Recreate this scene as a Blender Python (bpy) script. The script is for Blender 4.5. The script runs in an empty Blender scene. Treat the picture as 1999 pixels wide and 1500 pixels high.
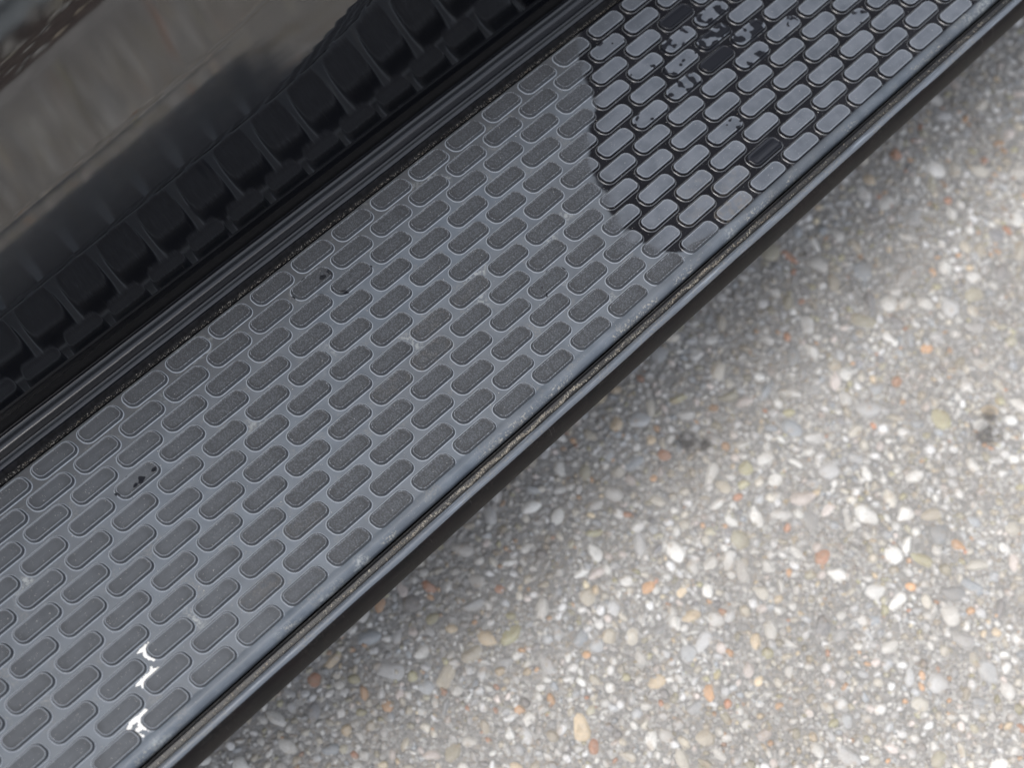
import bpy, math, random
import numpy as np
from mathutils import Matrix, Vector
random.seed(7); rng = np.random.default_rng(7)
S = bpy.context.scene
COL = S.collection

# ---------------------------------------------------------------- camera, light, exposure
cam_d = bpy.data.cameras.new('camera'); cam = bpy.data.objects.new('camera', cam_d); COL.objects.link(cam)
cam_d.sensor_width = 36.0; cam_d.lens = 46.82
cam_d.clip_start = 0.05; cam_d.clip_end = 200
Rb = [[0.7170880132695949, 0.630315710940269, -0.2974674532901517],
      [-0.6961920744348506, 0.6680843063291956, -0.26264035320326695],
      [0.0331869962359428, 0.3954307324658782, 0.9178960502705819]]
CAM = (-0.23049669, -0.31500649, 0.80768493)
M = Matrix(Rb).to_4x4(); M.translation = Vector(CAM); cam.matrix_world = M
cam_d.dof.use_dof = True; cam_d.dof.focus_distance = 0.893; cam_d.dof.aperture_fstop = 4.2
S.camera = cam

SUN_EL, SUN_AZ = 71.0, -50.0          # azimuth measured from +Y towards +X
w = bpy.data.worlds.new('World'); S.world = w; w.use_nodes = True
wn = w.node_tree.nodes; wl = w.node_tree.links
sky = wn.new('ShaderNodeTexSky'); sky.sky_type = 'NISHITA'; sky.sun_disc = False
sky.sun_elevation = math.radians(SUN_EL); sky.sun_rotation = math.radians(SUN_AZ)
sky.air_density = 1.0; sky.dust_density = 4.0; sky.ozone_density = 1.0
hs = wn.new('ShaderNodeHueSaturation'); hs.inputs['Saturation'].default_value = .36      # thin high cloud
wl.new(sky.outputs[0], hs.inputs['Color']); wl.new(hs.outputs[0], wn['Background'].inputs[0]); wn['Background'].inputs[1].default_value = 0.15
sun_d = bpy.data.lights.new('sun', 'SUN'); sun = bpy.data.objects.new('sun', sun_d); COL.objects.link(sun)
sun_d.energy = 1.4; sun_d.angle = math.radians(44); sun_d.color = (1.0, 0.98, 0.95)
sd = Vector((math.sin(math.radians(SUN_AZ))*math.cos(math.radians(SUN_EL)), math.cos(math.radians(SUN_AZ))*math.cos(math.radians(SUN_EL)), math.sin(math.radians(SUN_EL))))
sun.rotation_euler = sd.to_track_quat('Z', 'Y').to_euler()
S.view_settings.view_transform = 'Standard'; S.view_settings.look = 'None'
S.view_settings.exposure = 0.96; S.view_settings.gamma = 1.0; S.view_settings.use_curve_mapping = False

# ---------------------------------------------------------------- helpers
class N:
    """tiny node-graph helper"""
    def __init__(s, name):
        s.m = bpy.data.materials.new(name); s.m.use_nodes = True
        s.t = s.m.node_tree; s.n = s.t.nodes; s.l = s.t.links
        s.b = s.n['Principled BSDF']
    def new(s, typ, **k):
        q = s.n.new(typ)
        for a, v in k.items(): setattr(q, a, v)
        return q
    def put(s, sock, v):
        if isinstance(v, bpy.types.NodeSocket): s.l.new(v, sock)
        else: sock.default_value = v
    def set(s, **k):
        for a, v in k.items(): s.put(s.b.inputs[a.replace('_', ' ')], v)
    def pos(s): return s.new('ShaderNodeNewGeometry').outputs['Position']
    def obj(s): return s.new('ShaderNodeTexCoord').outputs['Object']
    def noise(s, vec, scale, detail=3, rough=.55, out='Fac', dist=0.0):
        q = s.new('ShaderNodeTexNoise'); s.put(q.inputs['Vector'], vec)
        q.inputs['Scale'].default_value = scale; q.inputs['Detail'].default_value = detail
        q.inputs['Roughness'].default_value = rough; q.inputs['Distortion'].default_value = dist
        return q.outputs[out]
    def voro(s, vec, scale, feature='F1', out='Distance', rnd=1.0):
        q = s.new('ShaderNodeTexVoronoi', feature=feature); s.put(q.inputs['Vector'], vec)
        q.inputs['Scale'].default_value = scale; q.inputs['Randomness'].default_value = rnd
        return q.outputs[out]
    def math(s, op, a, b=0.0, c=0.0, clamp=False):
        q = s.new('ShaderNodeMath', operation=op, use_clamp=clamp)
        s.put(q.inputs[0], a); s.put(q.inputs[1], b); s.put(q.inputs[2], c); return q.outputs[0]
    def ss(s, v, a, b, lo=0.0, hi=1.0):
        q = s.new('ShaderNodeMapRange', interpolation_type='SMOOTHSTEP')
        s.put(q.inputs['Value'], v); s.put(q.inputs['From Min'], a); s.put(q.inputs['From Max'], b)
        s.put(q.inputs['To Min'], lo); s.put(q.inputs['To Max'], hi); return q.outputs[0]
    def mix(s, f, a, b, mode='MIX'):
        q = s.new('ShaderNodeMix', data_type='RGBA', blend_type=mode)
        s.put(q.inputs[0], f); s.put(q.inputs[6], a); s.put(q.inputs[7], b); return q.outputs[2]
    def fmix(s, f, a, b):
        q = s.new('ShaderNodeMix', data_type='FLOAT')
        s.put(q.inputs[0], f); s.put(q.inputs[2], a); s.put(q.inputs[3], b); return q.outputs[0]
    def bump(s, h, dist, strength=1.0, normal=None):
        q = s.new('ShaderNodeBump'); s.put(q.inputs['Height'], h)
        s.put(q.inputs['Distance'], dist); s.put(q.inputs['Strength'], strength)
        if normal is not None: s.put(q.inputs['Normal'], normal)
        return q.outputs[0]
    def attr(s, name, typ='GEOMETRY', out='Color'):
        q = s.new('ShaderNodeAttribute', attribute_type=typ, attribute_name=name); return q.outputs[out]
    def scale(s, vec, sc):
        q = s.new('ShaderNodeVectorMath', operation='MULTIPLY'); s.put(q.inputs[0], vec); q.inputs[1].default_value = sc
        return q.outputs[0]
    def sep(s, vec):
        q = s.new('ShaderNodeSeparateXYZ'); s.put(q.inputs[0], vec); return q.outputs

def rgb(r, g, b): return (r, g, b, 1.0)

def mesh_np(name, V, F, mat, parent=None, smooth=True, col=None):
    """V (n,3); F list of faces or (m,3)/(m,4) array"""
    me = bpy.data.meshes.new(name)
    V = np.asarray(V, dtype=np.float32)
    if isinstance(F, np.ndarray):
        k = F.shape[1]
        me.vertices.add(len(V)); me.vertices.foreach_set('co', V.ravel())
        me.loops.add(F.size); me.loops.foreach_set('vertex_index', F.ravel().astype(np.int32))
        me.polygons.add(len(F)); me.polygons.foreach_set('loop_start', np.arange(0, F.size, k, dtype=np.int32))
        me.polygons.foreach_set('loop_total', np.full(len(F), k, dtype=np.int32))
        me.update(calc_edges=True)
    else:
        me.from_pydata(V.tolist(), [], F); me.update()
    if smooth: me.polygons.foreach_set('use_smooth', np.ones(len(me.polygons), dtype=bool))
    if col is not None:
        a = me.color_attributes.new('tint', 'FLOAT_COLOR', 'POINT')
        c4 = np.ones((len(V), 4), dtype=np.float32); c4[:, :3] = col
        a.data.foreach_set('color', c4.ravel())
    if mat: me.materials.append(mat)
    me.update()
    o = bpy.data.objects.new(name, me); COL.objects.link(o)
    if parent: o.parent = parent
    return o

def tag(o, label=None, cat=None, group=None, kind=None):
    for k, v in (('label', label), ('category', cat), ('group', group), ('kind', kind)):
        if v: o[k] = v
    return o

def empty(name, loc=(0, 0, 0)):
    o = bpy.data.objects.new(name, None); COL.objects.link(o); o.location = loc; o.empty_display_size = .05; return o

def rounded(pts, rad, n=5):
    """round every interior corner of an open polyline [(y,z)]; rad may be a list"""
    out = [np.array(pts[0], float)]
    for i in range(1, len(pts)-1):
        p0, p, p1 = [np.array(pts[k], float) for k in (i-1, i, i+1)]
        r = rad[i] if isinstance(rad, (list, tuple)) else rad
        a = p0-p; b = p1-p; la, lb = np.linalg.norm(a), np.linalg.norm(b)
        d = min(r, la*.49, lb*.49)
        A = p+a/la*d; B = p+b/lb*d
        for t in np.linspace(0, 1, n):
            out.append((1-t)**2*A+2*t*(1-t)*p+t*t*B)
    out.append(np.array(pts[-1], float))
    return np.array(out)

def sweep(name, prof, x0, x1, dx, mat, parent=None, wob=0.0, seed=0, smooth=True, closed=False, flip=False):
    """sweep a (y,z) profile along X; wob wobbles it gently (metres)"""
    xs = np.arange(x0, x1+dx*.5, dx); P = np.asarray(prof, float); n = len(P); m = len(xs)
    r = np.random.default_rng(seed)
    V = np.zeros((m, n, 3)); V[:, :, 0] = xs[:, None]; V[:, :, 1] = P[None, :, 0]; V[:, :, 2] = P[None, :, 1]
    if wob:
        wz = sum(np.sin(xs*f+r.uniform(0, 6.28))*a for f, a in ((9, .5), (23, .3), (57, .25), (131, .12)))
        wy = sum(np.sin(xs*f+r.uniform(0, 6.28))*a for f, a in ((7, .5), (31, .3), (71, .2), (151, .1)))
        V[:, :, 2] += wob*wz[:, None]; V[:, :, 1] += wob*wy[:, None]
    idx = np.arange(m*n).reshape(m, n)
    if closed: idx = np.concatenate([idx, idx[:, :1]], 1)
    F = np.stack([idx[:-1, :-1], idx[:-1, 1:], idx[1:, 1:], idx[1:, :-1]], -1).reshape(-1, 4)
    if flip: F = F[:, ::-1]
    return mesh_np(name, V.reshape(-1, 3), np.ascontiguousarray(F), mat, parent, smooth)

# ---------------------------------------------------------------- materials
OIL = [(.195, -.148, .010), (.395, -.326, .012), (.205, -.162, .006), (.412, -.318, .007)]
def wet_mask(g, p, soft=.003):
    """damp part of the mat: x greater than a wandering line x_b(y)"""
    x, y, z = g.sep(p)
    fc = g.new('ShaderNodeFloatCurve')
    t = g.math('MULTIPLY_ADD', y, 5.0, 0.55, clamp=True)     # y -.11 -> 0, .09 -> 1
    g.put(fc.inputs['Value'], t)
    cv = fc.mapping.curves[0]
    pts = [(-.11, .275), (-.100, .222), (-.092, .186), (-.065, .168), (-.031, .176), (.010, .200), (.034, .230), (.060, .243), (.09, .27)]
    pts = [((yy*5+.55), xx*2.0) for yy, xx in pts]
    cv.points[0].location = pts[0]; cv.points[-1].location = pts[-1]
    for q in pts[1:-1]: cv.points.new(*q)
    fc.mapping.update()
    xb = g.math('MULTIPLY', fc.outputs[0], .5)
    d = g.math('SUBTRACT', x, xb)
    d = g.math('ADD', d, g.math('MULTIPLY', g.math('SUBTRACT', g.noise(p, 60, 3), .5), .022))
    return g.ss(d, -soft, soft)

def m_gutter():
    g = N('mat_rubber_gutter'); p = g.pos(); wet = wet_mask(g, p)
    n1 = g.noise(p, 38, 4, .6); n2 = g.noise(p, 9, 2)
    dry = g.mix(g.ss(n1, .3, .7), rgb(.084, .100, .122), rgb(.126, .147, .174))
    dry = g.mix(g.ss(n2, .35, .65, 0, .45), dry, rgb(.088, .092, .100))
    x, y, z = g.sep(p)
    inner = g.ss(g.math('ADD', y, g.math('MULTIPLY', n1, .03)), .045, .098)      # shade next to the car painted into the colour
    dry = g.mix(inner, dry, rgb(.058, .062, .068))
    # pale mineral residue
    res = g.math('MULTIPLY', g.ss(g.noise(p, 22, 2), .61, .70), g.ss(g.noise(p, 420, 3, .7), .42, .6))
    dry = g.mix(g.math('MULTIPLY', res, .55), dry, rgb(.42, .44, .43))
    flange = g.ss(y, -.0985, -.1020)
    chip = g.math('MULTIPLY', g.ss(y, -.1030, -.1062), g.ss(g.noise(p, 620, 3, .7), .54, .62))
    chip = g.math('MULTIPLY', chip, g.ss(g.noise(g.scale(p, (1, .2, .2)), 24, 2), .50, .58))
    dry = g.mix(g.math('MULTIPLY', chip, .8), dry, rgb(.40, .385, .34))
    mud = g.math('MULTIPLY', g.ss(g.noise(p, 55, 4, .65), .52, .64), g.ss(g.noise(p, 700, 2), .40, .6))
    dry = g.mix(g.math('MULTIPLY', mud, .32), dry, rgb(.21, .205, .19))
    wetc = g.mix(g.ss(n1, .35, .7), rgb(.006, .006, .008), rgb(.011, .011, .014))
    wf = g.math('MULTIPLY', wet, g.math('SUBTRACT', 1.0, g.math('MULTIPLY', flange, .80)))
    c = g.mix(wf, dry, wetc)
    dust = g.ss(g.noise(p, 1500, 1), .745, .77)
    c = g.mix(g.math('MULTIPLY', dust, .7), c, rgb(.5, .49, .46))
    sm = g.noise(p, 900, 2)
    g.set(Base_Color=c, Roughness=g.fmix(wf, g.ss(n1, .2, .8, .40, .56), .15), IOR=1.45,
          Normal=g.bump(sm, .00006, g.fmix(wf, .6, .15)))
    return g.m

def m_pad():
    g = N('mat_rubber_pad'); p = g.pos(); wet = wet_mask(g, p)
    info = g.new('ShaderNodeObjectInfo').outputs['Random']
    soak = g.attr('soaked', 'OBJECT', 'Fac'); spots = g.attr('spots', 'OBJECT', 'Fac'); rust = g.attr('stain', 'OBJECT', 'Fac')
    o = g.obj(); ox, oy, oz = g.sep(o); x, y, z = g.sep(p)
    n1 = g.noise(p, 70, 4, .6); n2 = g.noise(p, 240, 3, .6)
    dry = g.mix(g.ss(n1, .32, .68), rgb(.033, .037, .044), rgb(.052, .058, .067))
    dry = g.mix(g.math('MULTIPLY', info, .30), dry, rgb(.045, .046, .050))
    # wear: the crown of every pad is chalkier than its rim
    rr = g.math('ADD', g.math('POWER', g.math('MULTIPLY', ox, 68.0), 4.0), g.math('POWER', g.math('MULTIPLY', g.math('SUBTRACT', oy, .0006), 195.0), 4.0))
    crown = g.ss(g.math('ADD', rr, g.math('MULTIPLY', n2, 1.1)), 1.35, .45)
    dry = g.mix(g.math('MULTIPLY', crown, g.ss(x, -.28, -.12, .38, .75)), dry, rgb(.078, .087, .100))
    damp = g.mix(g.ss(n1, .3, .7), rgb(.078, .089, .108), rgb(.118, .131, .154))
    c = g.mix(wet_mask(g, p, .030), dry, damp)
    inner = g.ss(y, .035, .092); c = g.mix(g.math('MULTIPLY', inner, .45), c, rgb(.030, .031, .034))  # shade beside the car painted onto the nearest pads
    # pad flanks keep the clean dark rubber; damp ones shine black
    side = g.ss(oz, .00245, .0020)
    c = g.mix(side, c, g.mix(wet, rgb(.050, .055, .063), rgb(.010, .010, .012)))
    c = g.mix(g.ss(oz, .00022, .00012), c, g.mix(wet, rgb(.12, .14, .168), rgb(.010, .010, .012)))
    base = g.math('MULTIPLY', g.ss(oz, .00046, .00033), g.ss(oz, .00012, .00024))  # pale foot line: painted glint, partly chalky wear
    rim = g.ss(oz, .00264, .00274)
    c = g.mix(g.math('MULTIPLY', rim, .8), c, rgb(.23, .25, .28))  # rim glint painted into the colour over some edge wear
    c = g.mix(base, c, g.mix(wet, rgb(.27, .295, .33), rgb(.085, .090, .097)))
    c = g.mix(g.math('MULTIPLY', rust, g.ss(n2, .40, .66, 0, .5)), c, rgb(.17, .150, .125))
    dust = g.ss(g.noise(p, 1300, 1), .735, .765); c = g.mix(g.math('MULTIPLY', dust, .7), c, rgb(.5, .49, .46))
    # beads and films of water
    sp = g.noise(p, 165, .6, .5)
    film = g.ss(g.math('ADD', sp, g.math('MULTIPLY', spots, .27)), .705, .745)
    film = g.math('MULTIPLY', film, g.ss(spots, .01, .05))
    film = g.math('MAXIMUM', film, g.math('MULTIPLY', soak, g.ss(oz, .0020, .0024)))
    c = g.mix(film, c, rgb(.012, .013, .017))
    stip = g.voro(p, 900); 
    st = g.math('MULTIPLY', g.math('SUBTRACT', 1.0, wet), g.math('SUBTRACT', 1.0, side))
    st = g.math('MULTIPLY', st, g.ss(x, -.24, -.10))
    c = g.mix(g.math('MULTIPLY', g.math('MULTIPLY', st, g.ss(stip, .28, .6)), .75), c, rgb(.024, .025, .028))
    rough = g.fmix(film, g.fmix(wet, .62, g.fmix(side, .50, .18)), .05)
    hgt = g.fmix(st, g.math('MULTIPLY', g.noise(p, 800, 2), .3), g.math('MULTIPLY', stip, -1.0))
    g.set(Base_Color=c, Roughness=rough, IOR=1.45, Normal=g.bump(hgt, .00022, g.fmix(film, .8, 0.0)))
    return g.m

def m_black(name, col, rough, scr=0.3, grime=0.0, ior=1.5, bumpd=.00003, brown=None):
    g = N(name); p = g.pos()
    s = g.noise(g.scale(p, (30, 600, 600)), 1.0, 3, .6)          # fine lengthwise wear
    n = g.noise(p, 45, 4, .6)
    c = g.mix(g.math('MULTIPLY', g.ss(s, .55, .8), scr), rgb(*col), rgb(*[min(1, q*4+.03) for q in col]))
    if brown: c = g.mix(g.ss(n, .35, .65), c, rgb(*brown))
    sc = g.ss(g.noise(g.scale(p, (700, 60, 60)), 1.0, 2, .5), .72, .76)
    c = g.mix(g.math('MULTIPLY', sc, scr*.5), c, rgb(.18, .17, .16))
    if grime:
        gr = g.math('MULTIPLY', g.ss(g.noise(p, 700, 3, .7), .5, .62), g.ss(g.noise(p, 30, 3), .45, .6))
        c = g.mix(g.math('MULTIPLY', gr, grime), c, rgb(.20, .185, .155))
        rough = g.fmix(g.math('MULTIPLY', gr, grime), rough, .9)
    g.set(Base_Color=c, Roughness=rough, IOR=ior, Normal=g.bump(n, bumpd*4, .5))
    return g.m

def m_paint():
    g = N('black_car_paint'); p = g.pos()
    dust = g.ss(g.noise(p, 520, 2, .6), .70, .74); big = g.noise(p, 14, 3)
    c = g.mix(g.math('MULTIPLY', dust, .25), rgb(.0012, .0014, .0024), rgb(.06, .06, .06))
    scr = g.ss(g.noise(g.scale(p, (900, 40, 55)), 1.0, 2, .5, dist=.4), .70, .76)
    c = g.mix(g.math('MULTIPLY', scr, .22), c, rgb(.09, .09, .10))
    hz = g.noise(p, 9, 3)
    c = g.mix(g.ss(hz, .4, .7, 0, .7), c, rgb(.0020, .0024, .0040))
    g.set(Base_Color=c, Roughness=.035, IOR=1.98, Normal=g.bump(big, .0004, .10))
    return g.m

def spots_on_ground(g, p, c):
    """old oil drips on the paving"""
    for x, y, r in OIL:
        v = g.new('ShaderNodeVectorMath', operation='DISTANCE'); g.put(v.inputs[0], p); v.inputs[1].default_value = (x, y, -.28)
        d = g.math('ADD', v.outputs['Value'], g.math('MULTIPLY', g.math('SUBTRACT', g.noise(p, 120, 3), .5), r*1.6))
        c = g.mix(g.ss(d, r*1.5, r*.45, 0, .62), c, rgb(.045, .040, .036))
    return c

def m_concrete():
    g = N('exposed_aggregate_concrete'); p = g.pos()
    v = g.new('ShaderNodeTexVoronoi'); g.put(v.inputs['Vector'], p); v.inputs['Scale'].default_value = 340
    cr = g.new('ShaderNodeValToRGB'); g.put(cr.inputs[0], g.sep(v.outputs['Color'])[0])
    e = cr.color_ramp.elements; e[0].color = rgb(.12, .118, .114); e[1].color = rgb(.62, .61, .58)
    for q, cc in ((.25, (.18, .175, .165)), (.5, (.30, .29, .275)), (.68, (.26, .21, .15)), (.78, (.40, .385, .36))):
        k = e.new(q); k.color = rgb(*cc)
    fine = g.noise(p, 900, 3, .7); big = g.noise(p, 6, 4, .6)
    c = g.mix(g.ss(fine, .35, .65, .25, .85), cr.outputs[0], rgb(.38, .37, .355))
    c = g.mix(g.ss(big, .35, .65, 0, .30), c, rgb(.20, .195, .185))
    c = spots_on_ground(g, p, c)
    h = g.math('ADD', g.math('MULTIPLY', g.voro(p, 340), -1.0), g.math('MULTIPLY', fine, .9))
    g.set(Base_Color=c, Roughness=.85, Normal=g.bump(h, .0012, 1.0))
    return g.m

def m_pebble(single=False):
    g = N('pebble_stone' if single else 'pebble_stones'); p = g.pos()
    c0 = g.new('ShaderNodeObjectInfo').outputs['Color'] if single else g.attr('tint')
    n = g.noise(p, 260, 3, .6); f = g.noise(p, 1300, 2, .6); 
    c = g.mix(g.ss(n, .3, .7, 0, .45), c0, g.mix(.5, c0, rgb(.50, .49, .46)))
    c = g.mix(g.ss(f, .45, .72, 0, .6), c, rgb(.22, .21, .195))
    c = g.mix(g.ss(g.noise(p, 480, 3, .7), .52, .64, 0, .45), c, rgb(.40, .385, .36))
    c = g.mix(g.ss(g.noise(p, 90, 2), .56, .70, 0, .40), c, rgb(.30, .22, .14))
    mot = g.noise(p, 21, 3, .6)
    c = g.mix(g.ss(mot, .36, .62, .42, 0), c, rgb(.21, .18, .145))
    c = spots_on_ground(g, p, c)
    g.set(Base_Color=c, Roughness=.62, Normal=g.bump(f, .0003, .7))
    return g.m

def m_simple(name, col, rough, nscale=40, var=.3, metal=0.0, bumpd=.0005, ior=1.5):
    g = N(name); p = g.pos(); n = g.noise(p, nscale, 4, .6)
    c = g.mix(g.ss(n, .3, .7), rgb(*[q*(1-var) for q in col]), rgb(*[min(1, q*(1+var)) for q in col]))
    g.set(Base_Color=c, Roughness=rough, Metallic=metal, IOR=ior, Normal=g.bump(n, bumpd, .6)); return g.m

GUT, PAD = m_gutter(), m_pad()
PAINT = m_paint()
TRIM = m_black('black_rubber_trim', (.006, .007, .010), .24, .0, .0, ior=1.7, bumpd=.00002)
MOLD = m_black('moulding_painted_highlight', (.105, .120, .142), .36, .40, .55)  # worn moulding; sky highlight along its top painted into the pale base colour
UNDER = m_black('dull_dark_underside', (.006, .0055, .006), .55, .3, .06, brown=(.009, .007, .0075), ior=1.22)
CHAN = m_black('dirty_channel', (.014, .014, .015), .45, .1, .25)

# ---------------------------------------------------------------- ground
GZ = -0.28
g0 = mesh_np('ground', [(-14, -14, GZ), (14, -14, GZ), (14, 14, GZ), (-14, 14, GZ)], [(0, 1, 2, 3)], m_concrete(), smooth=False)
tag(g0, kind='structure')

def ico(sub):
    t = (1+5**.5)/2
    v = [(-1, t, 0), (1, t, 0), (-1, -t, 0), (1, -t, 0), (0, -1, t), (0, 1, t), (0, -1, -t), (0, 1, -t), (t, 0, -1), (t, 0, 1), (-t, 0, -1), (-t, 0, 1)]
    f = [(0, 11, 5), (0, 5, 1), (0, 1, 7), (0, 7, 10), (0, 10, 11), (1, 5, 9), (5, 11, 4), (11, 10, 2), (10, 7, 6), (7, 1, 8),
         (3, 9, 4), (3, 4, 2), (3, 2, 6), (3, 6, 8), (3, 8, 9), (4, 9, 5), (2, 4, 11), (6, 2, 10), (8, 6, 7), (9, 8, 1)]
    v = [np.array(q)/np.linalg.norm(q) for q in v]
    for _ in range(sub):
        c = {}; nf = []
        def mid(a, b):
            k = (min(a, b), max(a, b))
            if k not in c:
                q = v[a]+v[b]; v.append(q/np.linalg.norm(q)); c[k] = len(v)-1
            return c[k]
        for a, b, d in f:
            ab, bd, da = mid(a, b), mid(b, d), mid(d, a)
            nf += [(a, ab, da), (b, bd, ab), (d, da, bd), (ab, bd, da)]
        f = nf
    return np.array(v), np.array(f, dtype=np.int32)

PAL = np.array([(.62, .61, .58), (.70, .69, .66), (.54, .53, .51), (.44, .44, .44), (.36, .37, .38), (.30, .32, .34), (.50, .47, .41),
                (.42, .38, .31), (.33, .31, .24), (.36, .34, .22), (.50, .30, .17), (.42, .21, .13), (.58, .47, .33), (.20, .20, .21), (.56, .50, .47)])
PW = np.array([13, 12, 12, 12, 9, 6, 9, 6, 5, 4, 1.7, 1.3, 3, 2.5, 4.5]); PW = PW/PW.sum(); PAL = np.minimum(PAL*1.14, .84)

def stone_shapes(sub, count, seed, amp):
    r = np.random.default_rng(seed); v, f = ico(sub); out = []
    for _ in range(count):
        d = np.ones(len(v))
        for _k in range(6):
            ax = r.normal(size=3); ax /= np.linalg.norm(ax); d += amp*r.uniform(-1, .6)*np.maximum(0, v@ax)**2
            ax = r.normal(size=3); ax /= np.linalg.norm(ax)
            d = np.minimum(d, r.uniform(.64, .98)/np.maximum(.35, v@ax))      # a flat or two
        out.append(v*d[:, None])
    return out, f

RX0, RX1, RY0, RY1 = -.60, 1.12, -.955, .12
def scatter(n, rmin, rmax, power, seed, taken=None, gap=.85):
    """dart throwing on a hash grid, largest first"""
    r = np.random.default_rng(seed)
    u = r.random(n); rad = rmin*(rmax/rmin)**(u**power); rad = np.sort(rad)[::-1]
    cell = rmax*2.2; grid = {} if taken is None else taken; out = []
    for q in rad:
        for _ in range(4):
            x, y = r.uniform(RX0, RX1), r.uniform(RY0, RY1); ok = True
            cx, cy = int(x/.02+1000), int(y/.02+1000)
            for a in (-1, 0, 1):
                for b in (-1, 0, 1):
                    for (X, Y, Q) in grid.get((cx+a, cy+b), ()):
                        if (X-x)**2+(Y-y)**2 < ((Q+q)*gap)**2: ok = False; break
                    if not ok: break
                if not ok: break
            if ok:
                grid.setdefault((cx, cy), []).append((x, y, q)); out.append((x, y, q)); break
    return np.array(out), grid

big, grid = scatter(5200, .0052, .0125, 2.6, 3, None, .80)
med, grid = scatter(30000, .0027, .0050, 1.5, 4, grid, .72)
nsm = 56000; r_ = np.random.default_rng(5)
small = np.stack([r_.uniform(RX0, RX1, nsm), r_.uniform(RY0, RY1, nsm), 0.0010*(3.0**(r_.random(nsm)**1.3))], 1)

def stones_mesh(name, pts, shapes, F, mat, parent, flat, sink, seed, dull=0.0, smooth=True):
    r = np.random.default_rng(seed); n = len(pts)
    SH = np.stack(shapes); k = r.integers(0, len(shapes), n); nv = SH.shape[1]
    V = SH[k].copy()
    e = r.uniform(.60, 1.0, n); V[:, :, 1] *= e[:, None]; V[:, :, 0] *= (1.12)
    V[:, :, 2] *= r.uniform(flat*.8, flat*1.2, n)[:, None]
    a = r.uniform(0, 6.283, n); ca, sa = np.cos(a)[:, None], np.sin(a)[:, None]
    x, y = V[:, :, 0]*ca-V[:, :, 1]*sa, V[:, :, 0]*sa+V[:, :, 1]*ca
    q = pts[:, 2][:, None]
    tx, ty = r.normal(0, .10, n)[:, None], r.normal(0, .10, n)[:, None]
    z = V[:, :, 2]+tx*x+ty*y
    zmax = z.max(1)[:, None]
    up = r.uniform(sink*.6, sink*1.3, n)[:, None]
    W = np.stack([pts[:, 0][:, None]+x*q, pts[:, 1][:, None]+y*q, GZ+(z-zmax)*q+up*q], -1)
    c = np.minimum(PAL[r.choice(len(PAL), n, p=PW)]*r.uniform(.70, 1.22, n)[:, None], .74)
    c = c*(1-dull)+np.array([.34, .33, .31])*dull
    C = np.repeat(c, nv, 0)
    FF = (F[None, :, :]+(np.arange(n)*nv)[:, None, None]).reshape(-1, 3)
    return mesh_np(name, W.reshape(-1, 3), FF, mat, parent, smooth, C)

sh1, f1 = stone_shapes(1, 18, 21, .34); sh0, f0 = stone_shapes(0, 14, 22, .3); sh2, f2 = stone_shapes(2, 14, 23, .34)
PM, PS = m_pebble(), m_pebble(True)
# the 300 pebbles that show largest are objects of their own
Cx, Cy = -.02, -.45
def inview(x, y):
    v = Matrix(Rb).transposed() @ (Vector((x, y, GZ))-Vector(CAM))
    u, vv = 2600*v.x/-v.z, 2600*v.y/-v.z
    if not (abs(u) < 1040 and abs(vv) < 790): return 0
    # behind the running board?
    k = (-.03-CAM[2])/(GZ-CAM[2]); yb = CAM[1]+(y-CAM[1])*k
    return 0 if yb > -.128 else 1/-v.z
score = np.array([inview(x, y)*q for x, y, q in big])
order = np.argsort(-score); single = [k for k in order[:300] if score[k] > 0]
rest = np.array([k for k in range(len(big)) if k not in set(single)])
sm_meshes = []
for s in sh2:
    me = bpy.data.meshes.new('pebble'); me.from_pydata(s.tolist(), [], f2.tolist()); me.update()
    me.polygons.foreach_set('use_smooth', np.ones(len(me.polygons), dtype=bool)); me.materials.append(PS); sm_meshes.append(me)
for k in single:
    x, y, q = big[k]; me = sm_meshes[int(rng.integers(len(sm_meshes)))]
    o = bpy.data.objects.new('pebble', me); COL.objects.link(o); o.parent = g0
    fl = rng.uniform(.42, .62); e = rng.uniform(.52, .98)
    o.scale = (q*1.15, q*e, q*fl); o.rotation_euler = (rng.normal(0, .08), rng.normal(0, .08), rng.uniform(0, 6.28))
    o.location = (x, y, GZ-q*fl*.42)
    c = PAL[rng.choice(len(PAL), p=PW)]*rng.uniform(.75, 1.05); o.color = (*c, 1)
tag(stones_mesh('pebbles', big[rest], sh1, f1, PM, g0, .6, .38, 31), kind='stuff')
tag(stones_mesh('pebbles', med[med[:, 2] > .0039], sh1, f1, PM, g0, .62, .46, 32, .05), kind='stuff')
tag(stones_mesh('pebbles', med[med[:, 2] <= .0039], sh0, f0, PM, g0, .62, .50, 34, .10), kind='stuff')
print('ground stones', len(big), len(med), len(small))
tag(stones_mesh('grit', small, sh0, f0, PM, g0, .7, .62, 33, .22, False), kind='stuff')

# ---------------------------------------------------------------- the car: body side with a flared foot
# profile found by asking what each height of the panel mirrors
TGT = np.array([(.000, .0850, 0), (.006, .0836, 0), (.028, .0725, 0), (.034, .0690, 0), (.100, .0562, 0), (.1050, .0520, 0), (.1056, -.0930, 0), (.116, -.0995, 0),
                (.152, -.1085, 0), (.161, -.1200, 0), (.169, -.1300, -.010), (.174, -.86, -.28), (.243, -.955, -.28), (.247, -.968, -.276), (.255, -1.045, -.276),
                (.260, -1.17, -.29), (.268, -1.44, -.29), (.290, -1.62, -.29), (.34, -2.3, -.29), (.6, -2.9, -.29)])
def knots(z, y0, s):
    """tilt (deg) that makes height z mirror the wanted spot towards someone looking down at the board"""
    zu = max(0., z+(y0-.121)*(.8077-z)/(y0+.315))/s; ty = np.interp(zu, TGT[:, 0], TGT[:, 1]); tz = np.interp(zu, TGT[:, 0], TGT[:, 2])
    return .5*(math.degrees(math.atan2(.8077-z, y0+.315))-math.degrees(math.atan2(z-tz, y0-ty)))
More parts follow.
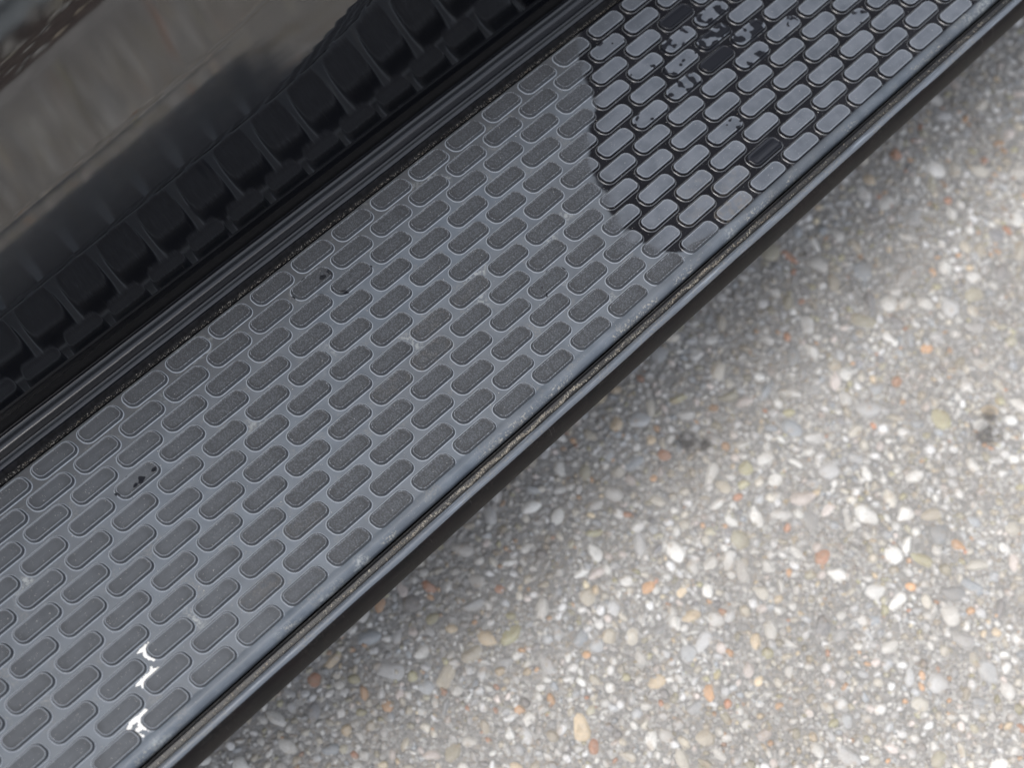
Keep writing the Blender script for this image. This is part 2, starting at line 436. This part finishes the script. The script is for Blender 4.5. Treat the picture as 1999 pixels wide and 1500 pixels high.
def flare(x):
    xx = np.clip(x, -.6, .22)
    s = 1+.72*(xx+.17)+25*np.maximum(0, xx-.02)**2*.75
    return np.clip(s, .85, 2.2)
X0, X1 = -1.0, 1.5
xs = np.arange(X0, X1, .01); zs = np.concatenate([np.arange(-.012, .40, .00125), np.arange(.40, .70, .01)])
V = np.zeros((len(xs), len(zs), 3))
for a, x in enumerate(xs):
    s = flare(x); yy = [.1196]; al = []
    for k, z in enumerate(zs):
        t = 0. if z < -.001 else knots(max(z, .001), yy[-1], s) if z < .30*min(s, 1.4) else al[-1]*.96
        al.append(t)
        if k+1 < len(zs): yy.append(yy[-1]+math.tan(math.radians(t))*(zs[k+1]-z))
    yy = np.array(yy)
    V[a, :, 0] = x; V[a, :, 1] = yy; V[a, :, 2] = zs
idx = np.arange(len(xs)*len(zs)).reshape(len(xs), len(zs))
F = np.ascontiguousarray(np.stack([idx[:-1, :-1], idx[1:, :-1], idx[1:, 1:], idx[:-1, 1:]], -1).reshape(-1, 4))
car = empty('parked_car', (0.2, .3, GZ))
tag(car, 'black car body side, glossy and dusty, rising behind the running board and mirroring it', 'car')
def under(o, root):
    o.parent = root; o.matrix_parent_inverse = root.matrix_world.inverted() if root.matrix_world != Matrix() else Matrix.Translation(root.location).inverted(); return o
body = under(mesh_np('body_panel', V.reshape(-1, 3), F, PAINT), car)
ytop = float(V[len(xs)//2, -1, 1])
belt = under(sweep('belt_moulding', rounded([(ytop-.0005, .700), (ytop-.014, .703), (ytop-.014, .722), (ytop, .726)], .004), X0, X1-.01, .1, TRIM), car)
win = under(sweep('window_pane', [(ytop+.002, .726), (ytop+.03, .95), (ytop+.07, 1.20)], X0, X1-.01, .2, m_simple('dark_window_glass', (.02, .022, .024), .03, 5, .1)), car)
roof = under(sweep('roof', rounded([(ytop+.066, 1.198), (ytop+.11, 1.40), (ytop+.30, 1.52), (ytop+1.1, 1.52), (ytop+1.3, 1.35)], .08), X0, X1-.01, .2, PAINT), car)  # upper body is unseen, made taller to block sky over mat and ground
sill = under(sweep('sill_underside', [(.1192, -.012), (.135, -.05), (.35, -.06), (1.4, -.06)], X0, X1-.01, .2, UNDER), car)

# ---------------------------------------------------------------- running board
board = empty('running_board', (0.2, 0, -.03))
tag(board, 'long black running board with a rubber tread mat, fixed along the foot of the car', 'running board')
XB0, XB1 = -.62, 1.05
def ub(o): return under(o, board)
# inner trim: gutter, two polished beads, tucked under the panel
ty = np.linspace(.0957, .1158, 60)
tz = .0004+.0036*np.exp(-((ty-.0990)/.0017)**2)+.0050*np.exp(-((ty-.1108)/.0024)**2)
prof = np.array([(.0955, -.0020)]+list(zip(ty, tz))+[(.1161, -.0015)])
ub(sweep('inner_trim', prof, XB0, XB1, .008, TRIM, wob=.00022, seed=1, flip=True))
ub(sweep('inner_gutter', rounded([(.0876, -.0004), (.0880, -.0036), (.0892, -.0046), (.0925, -.0046), (.0958, -.0012)], .001, 4), XB0, XB1, .02, m_simple('grimy_black_gutter', (.007, .007, .008), .6, 300, .6, ior=1.25), seed=8, flip=True))
ub(sweep('gap_shadow_strip', rounded([(.1156, -.004), (.1160, .0002), (.1178, .0022), (.1230, .0030)], .0014, 5), XB0, XB1, .02, m_simple('gap_shadow_black', (.004, .004, .0045), .7, 200, .2, ior=1.2), seed=9, flip=True))  # added matt black strip, painting the shadow gap at the panel foot
# pads sit on one moulded sheet
prof = rounded([(.0872, -.0030), (.0868, -.0004), (.0858, 0), (.0846, 0), (-.0985, 0), (-.1005, .0008), (-.1035, .0013), (-.1058, .0002), (-.1076, -.0020), (-.1082, -.0060)], .0010, 5)
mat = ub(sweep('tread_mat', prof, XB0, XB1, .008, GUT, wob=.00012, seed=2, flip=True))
prof = rounded([(-.1094, -.0066), (-.1099, -.0050), (-.1102, -.0030), (-.1106, -.0030), (-.1110, -.0068), (-.1150, -.0068), (-.1160, -.0040)], .0004, 4)
ub(sweep('edge_channel', prof, XB0, XB1, .008, CHAN, wob=.00015, seed=3, flip=True))
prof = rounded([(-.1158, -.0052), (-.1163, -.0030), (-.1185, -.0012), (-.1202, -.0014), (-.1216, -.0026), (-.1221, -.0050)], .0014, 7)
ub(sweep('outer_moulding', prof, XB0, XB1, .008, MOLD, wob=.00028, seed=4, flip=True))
prof = rounded([(-.1214, -.0029), (-.1238, -.0062), (-.1250, -.0100), (-.1262, -.016), (-.1268, -.024), (-.1255, -.0315), (-.1200, -.0345), (-.1120, -.0330), (-.1120, -.0300), (.110, -.0300)], .004, 5)
ub(sweep('outer_skirt', prof, XB0, XB1, .02, UNDER, wob=.00018, seed=5, flip=True))

# one tread pad: rounded block with a soft rim, worn crown and a fillet at its foot
def pad_mesh():
    ring = [(1.35, .02), (1.12, .18), (.90, .30), (.66, .33), (.50, .50), (.18, 1.35), (-.18, 2.20), (-.36, 2.55), (-.58, 2.72), (-.90, 2.74), (-1.25, 2.62), (-1.7, 2.54), (-2.6, 2.54), (-3.6, 2.60), (-4.2, 2.62)]
    HX, HY, R, n = 15.0, 5.70, 4.4, 9
    P = []
    for off, z in ring:
        hx, hy, r = HX+off, HY+off, max(.5, R+off)
        for cxs, cys, a0 in ((1, 1, 0), (-1, 1, 90), (-1, -1, 180), (1, -1, 270)):
            for a in np.linspace(a0, a0+90, n):
                x = cxs*(hx-r)+r*math.cos(math.radians(a)); y = cys*(hy-r)+r*math.sin(math.radians(a))
                y2 = y*(1+.055*(1-(x/HX)**2))                 # slightly barrel shaped
                P.append(((x-.13*y)*1e-3, y2*1e-3, z*1e-3))
    m = 4*n; F = []
    for k in range(len(ring)-1):
        for a in range(m):
            b = (a+1) % m; F.append((k*m+a, k*m+b, (k+1)*m+b, (k+1)*m+a))
    k = len(ring)-1
    P.append((0, 0, 2.66e-3)); c = len(P)-1
    for a in range(m): F.append((k*m+a, k*m+(a+1) % m, c))
    return P, F
pp, pf = pad_mesh()
pme = bpy.data.meshes.new('pad'); pme.from_pydata(pp, [], pf); pme.materials.append(PAD)
pme.polygons.foreach_set('use_smooth', np.ones(len(pme.polygons), dtype=bool)); pme.update()
SOAK = {(16, 2), (17, 5), (18, 10)}
SPOT = {(17, 3): .8, (16, 3): .45, (17, 4): .9, (18, 5): .75, (18, 6): .5, (16, 5): .5, (16, 4): .35, (15, 5): .28, (17, 8): .25, (21, 8): .25,
        (14, 1): .3, (12, 8): .12, (7, 2): .2, (2, 3): .08, (6, 1): .2, (19, 6): .2, (15, 3): .15}
STAIN = {(17, 11): .8, (16, 9): .3, (9, 6): .45, (10, 6): .3, (8, 7): .35, (9, 7): .5, (16, 10): .3, (6, 9): .3, (5, 10): .35, (17, 10): .35}
def padpos(i, j):
    return ((i-8)*.036-(j-5)*.014045, -(j-5)*.0156184)
def seen(i, j):
    x, y = padpos(i, j)
    v = Matrix(Rb).transposed() @ (Vector((x, y, 0))-Vector(CAM))
    return abs(2600*v.x/-v.z) < 1085 and abs(2600*v.y/-v.z) < 830
extraV, extraF = [], []
for j in range(12):
    for i in range(-12, 42):
        x, y = padpos(i, j)
        if not (XB0+.02 < x < XB1-.02): continue
        if seen(i, j):
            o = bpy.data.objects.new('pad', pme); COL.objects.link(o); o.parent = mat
            o.location = (x+rng.normal(0, .00012), y+rng.normal(0, .00010), 0)
            o.rotation_euler = (rng.normal(0, .006), rng.normal(0, .003), rng.normal(0, .006))
            o.scale = (1+rng.normal(0, .006), 1+rng.normal(0, .01), 1+rng.normal(0, .04))
            o['soaked'] = 1.0 if (i, j) in SOAK else 0.0
            o['spots'] = float(SPOT.get((i, j), 0.0)); o['stain'] = float(STAIN.get((i, j), 0.0))
            if (i, j) in SOAK: o['label'] = 'tread pad soaked black by water'
        else:
            b = len(extraV); extraV += [(px+x, py+y, pz) for px, py, pz in pp]; extraF += [tuple(q+b for q in f) for f in pf]
ex = mesh_np('outlying_pads', np.array(extraV), extraF, PAD, mat); tag(ex, kind='stuff')
for o in list(mat.children):
    o.matrix_parent_inverse = Matrix.Identity(4)
S.view_layers[0].update()

# white paint smears lying in the gutters between pads
WH = m_simple('white_splash', (.80, .79, .76), .6, 500, .08, bumpd=.0003)
def smear(pts, wd, h=.00035, z=.0001):
    """a lumpy strip through pts [(x,y)] in mm, closed underneath"""
    P = np.array(pts, float)*1e-3; L = np.r_[0, np.cumsum(np.linalg.norm(np.diff(P, axis=0), axis=1))]
    t = np.linspace(0, L[-1], max(8, int(L[-1]/.0006))); X = np.interp(t, L, P[:, 0]); Y = np.interp(t, L, P[:, 1]); W = np.interp(t, L, np.array(wd)*1e-3)
    W = W*(1+.22*rng.normal(size=len(t))); W[0] *= .3; W[-1] *= .3
    T = np.gradient(np.stack([X, Y], 1), axis=0); T /= np.linalg.norm(T, axis=1)[:, None]; Nn = np.stack([-T[:, 1], T[:, 0]], 1)
    V = []; q = (-1, -.6, 0, .6, 1); hh = (0, .8, 1, .8, 0)
    for k in range(len(t)):
        for a, b in zip(q, hh): V.append((X[k]+Nn[k, 0]*W[k]*a/2, Y[k]+Nn[k, 1]*W[k]*a/2, z+h*b))
    F = [(k*5+a, k*5+a+1, (k+1)*5+a+1, (k+1)*5+a) for k in range(len(t)-1) for a in range(4)]
    return V, F
def smear_obj(strips):
    V, F = [], []
    for pts, wd in strips:
        v, f = smear(pts, wd); b = len(V); V += v; F += [tuple(q+b for q in g) for g in f]
    o = mesh_np('paint_smear', V, F, WH, mat); o['label'] = 'white splash dried between the pads'; return o
smear_obj([([(-256.4, -55.9), (-251, -56.2), (-246.5, -56.4)], (1, 3, 3.0)), ([(-251, -56.6), (-253.6, -60.2), (-252.6, -63.6), (-250.6, -66.2)], (2.5, 2.2, 2.2, 2.0))])
smear_obj([([(-269, -70.8), (-262, -71.2), (-256, -71.0), (-251.8, -71.6)], (1.5, 3.2, 3.0, 1.0)), ([(-254.9, -67.8), (-256.5, -70.4)], (1.6, 2.4)), ([(-264, -71.4), (-266.8, -74.8)], (2, 1.6))])
smear_obj([([(-272.5, -86.2), (-279, -86.6), (-284.2, -86.2), (-287.6, -88.3), (-286.2, -92.5), (-283.4, -97.6)], (2.4, 3.2, 3.0, 2.4, 2.6, 1.4)),
           ([(-279.4, -87.4), (-281.3, -90.6), (-279.2, -95.6), (-274.8, -100.8)], (2.2, 2.6, 2.6, 1.4)), ([(-285.5, -91.6), (-280.6, -92.8)], (2.6, 2.6))])

# grit lying in the outer channel and along the inner gutter
def grit(name, n, yfun, zfun, xfun, size, parent, cols, seed):
    r = np.random.default_rng(seed); v, f = ico(0); V = np.zeros((n, 12, 3)); C = np.zeros((n, 12, 3))
    x = xfun(r, n); s = size*r.uniform(.4, 1.5, n); y = yfun(r, n, x)
    V[:] = v[None]*s[:, None, None]*r.uniform(.6, 1.3, (n, 1, 3)); V += np.stack([x, y, zfun(r, n, y)+s*.4], -1)[:, None, :]
    C[:] = np.array(cols)[r.integers(0, len(cols), n)][:, None]
    FF = (f[None]+(np.arange(n)*12)[:, None, None]).reshape(-1, 3)
    o = mesh_np(name, V.reshape(-1, 3), FF, PM, parent, True, C.reshape(-1, 3)); tag(o, kind='stuff'); return o
dirtc = [(.22, .20, .16), (.34, .31, .25), (.13, .12, .10), (.45, .42, .36), (.05, .05, .05), (.08, .08, .08)]
def xclump(r, n):
    x = np.concatenate([r.normal(c, w, int(n*f)) for c, w, f in ((.03, .016, .14), (-.02, .022, .22), (.062, .006, .05), (.11, .012, .06), (.185, .018, .12), (.24, .008, .03), (-.08, .010, .05), (-.14, .02, .05), (-.22, .02, .03))]); return np.concatenate([x, r.uniform(-.36, .55, n-len(x))])
g1 = grit('dirt', 2300, lambda r, n, x: np.clip(-.1132+r.normal(0, .0006, n)+.0007*np.sin(x*240), -.1150, -.1112), lambda r, n, y: np.full(n, -.0067), xclump, .00034, None, dirtc, 41); ub(g1)
g2 = grit('dirt', 1500, lambda r, n, x: .0908+r.normal(0, .0009, n), lambda r, n, y: np.full(n, -.0046), lambda r, n: r.uniform(-.30, .32, n), .00028, None,
          [(.06, .06, .06), (.03, .03, .03), (.12, .11, .10), (.35, .34, .32)], 42); ub(g2)
g3 = grit('dust_specks', 500, lambda r, n, x: r.uniform(-.105, .084, n), lambda r, n, y: np.full(n, .00005), lambda r, n: r.uniform(-.34, .52, n), .00022, None,
          [(.6, .58, .54), (.45, .42, .36)], 43); ub(g3)

# ---------------------------------------------------------------- what the paint mirrors: kerb edging, planting bed, low shed
kerb = sweep('kerb_edging', rounded([(-.960, GZ-.02), (-.963, GZ+.004), (-1.050, GZ+.004), (-1.053, GZ-.03)], .004), -4, 4, .2, m_simple('smooth_concrete', (.30, .29, .28), .8, 30, .15))
tag(kerb, 'smooth grey concrete edging strip between the paving and the planting bed', 'kerb')
bed = mesh_np('planting_bed', [(-4, -5, GZ+.002), (4, -5, GZ+.002), (4, -1.053, GZ+.002), (-4, -1.053, GZ+.002)], [(0, 1, 2, 3)], m_simple('dark_bed_soil', (.10, .08, .07), .9, 60, .5, bumpd=.01), smooth=False)
tag(bed, kind='structure')
def bedstones(n, r0, r1, seed):
    r = np.random.default_rng(seed); P = np.stack([r.uniform(-1.2, 1.8, n), r.uniform(-2.6, -1.07, n), r.uniform(r0, r1, n)], 1)
    return stones_mesh('bed_stones', P, sh1, f1, PM, bed, .6, .7, seed, .35)
tag(bedstones(1500, .006, .024, 51), kind='stuff')
BX0, BX1, BY, BH = -1.9, .40, -1.52, .42
box = empty('storage_box', ((BX0+BX1)/2, BY-.35, GZ))
tag(box, 'low grey clapboard storage box standing on the planting bed opposite the car', 'storage box')
CL = m_simple('grey_painted_clapboard', (.62, .68, .72), .6, 30, .08)
def solid(name, x0, x1, y0, y1, z0, z1, m, lean=0.0):
    V = [(x0, y0, z0), (x1, y0, z0), (x1, y1, z0), (x0, y1, z0), (x0, y0, z1), (x1, y0, z1), (x1, y1-lean, z1), (x0, y1-lean, z1)]
    F = [(0, 3, 2, 1), (4, 5, 6, 7), (0, 1, 5, 4), (1, 2, 6, 5), (2, 3, 7, 6), (3, 0, 4, 7)]
    return under(mesh_np(name, V, F, m, smooth=False), box)
solid('carcass', BX0+.01, BX1-.01, BY-.70, BY-.022, GZ, GZ+BH-.01, CL)
nb = 9; hgt = (BH-.02)/nb
for k in range(nb):
    solid('board', BX0, BX1-.022, BY-.020, BY, GZ+.004+k*hgt, GZ+.004+(k+1)*hgt-.001, CL, lean=.012)
solid('corner_board', BX1-.020, BX1, BY-.024, BY+.004, GZ, GZ+BH-.01, CL)
solid('lid', BX0-.03, BX1+.03, BY-.73, BY+.03, GZ+BH-.008, GZ+BH+.02, CL)
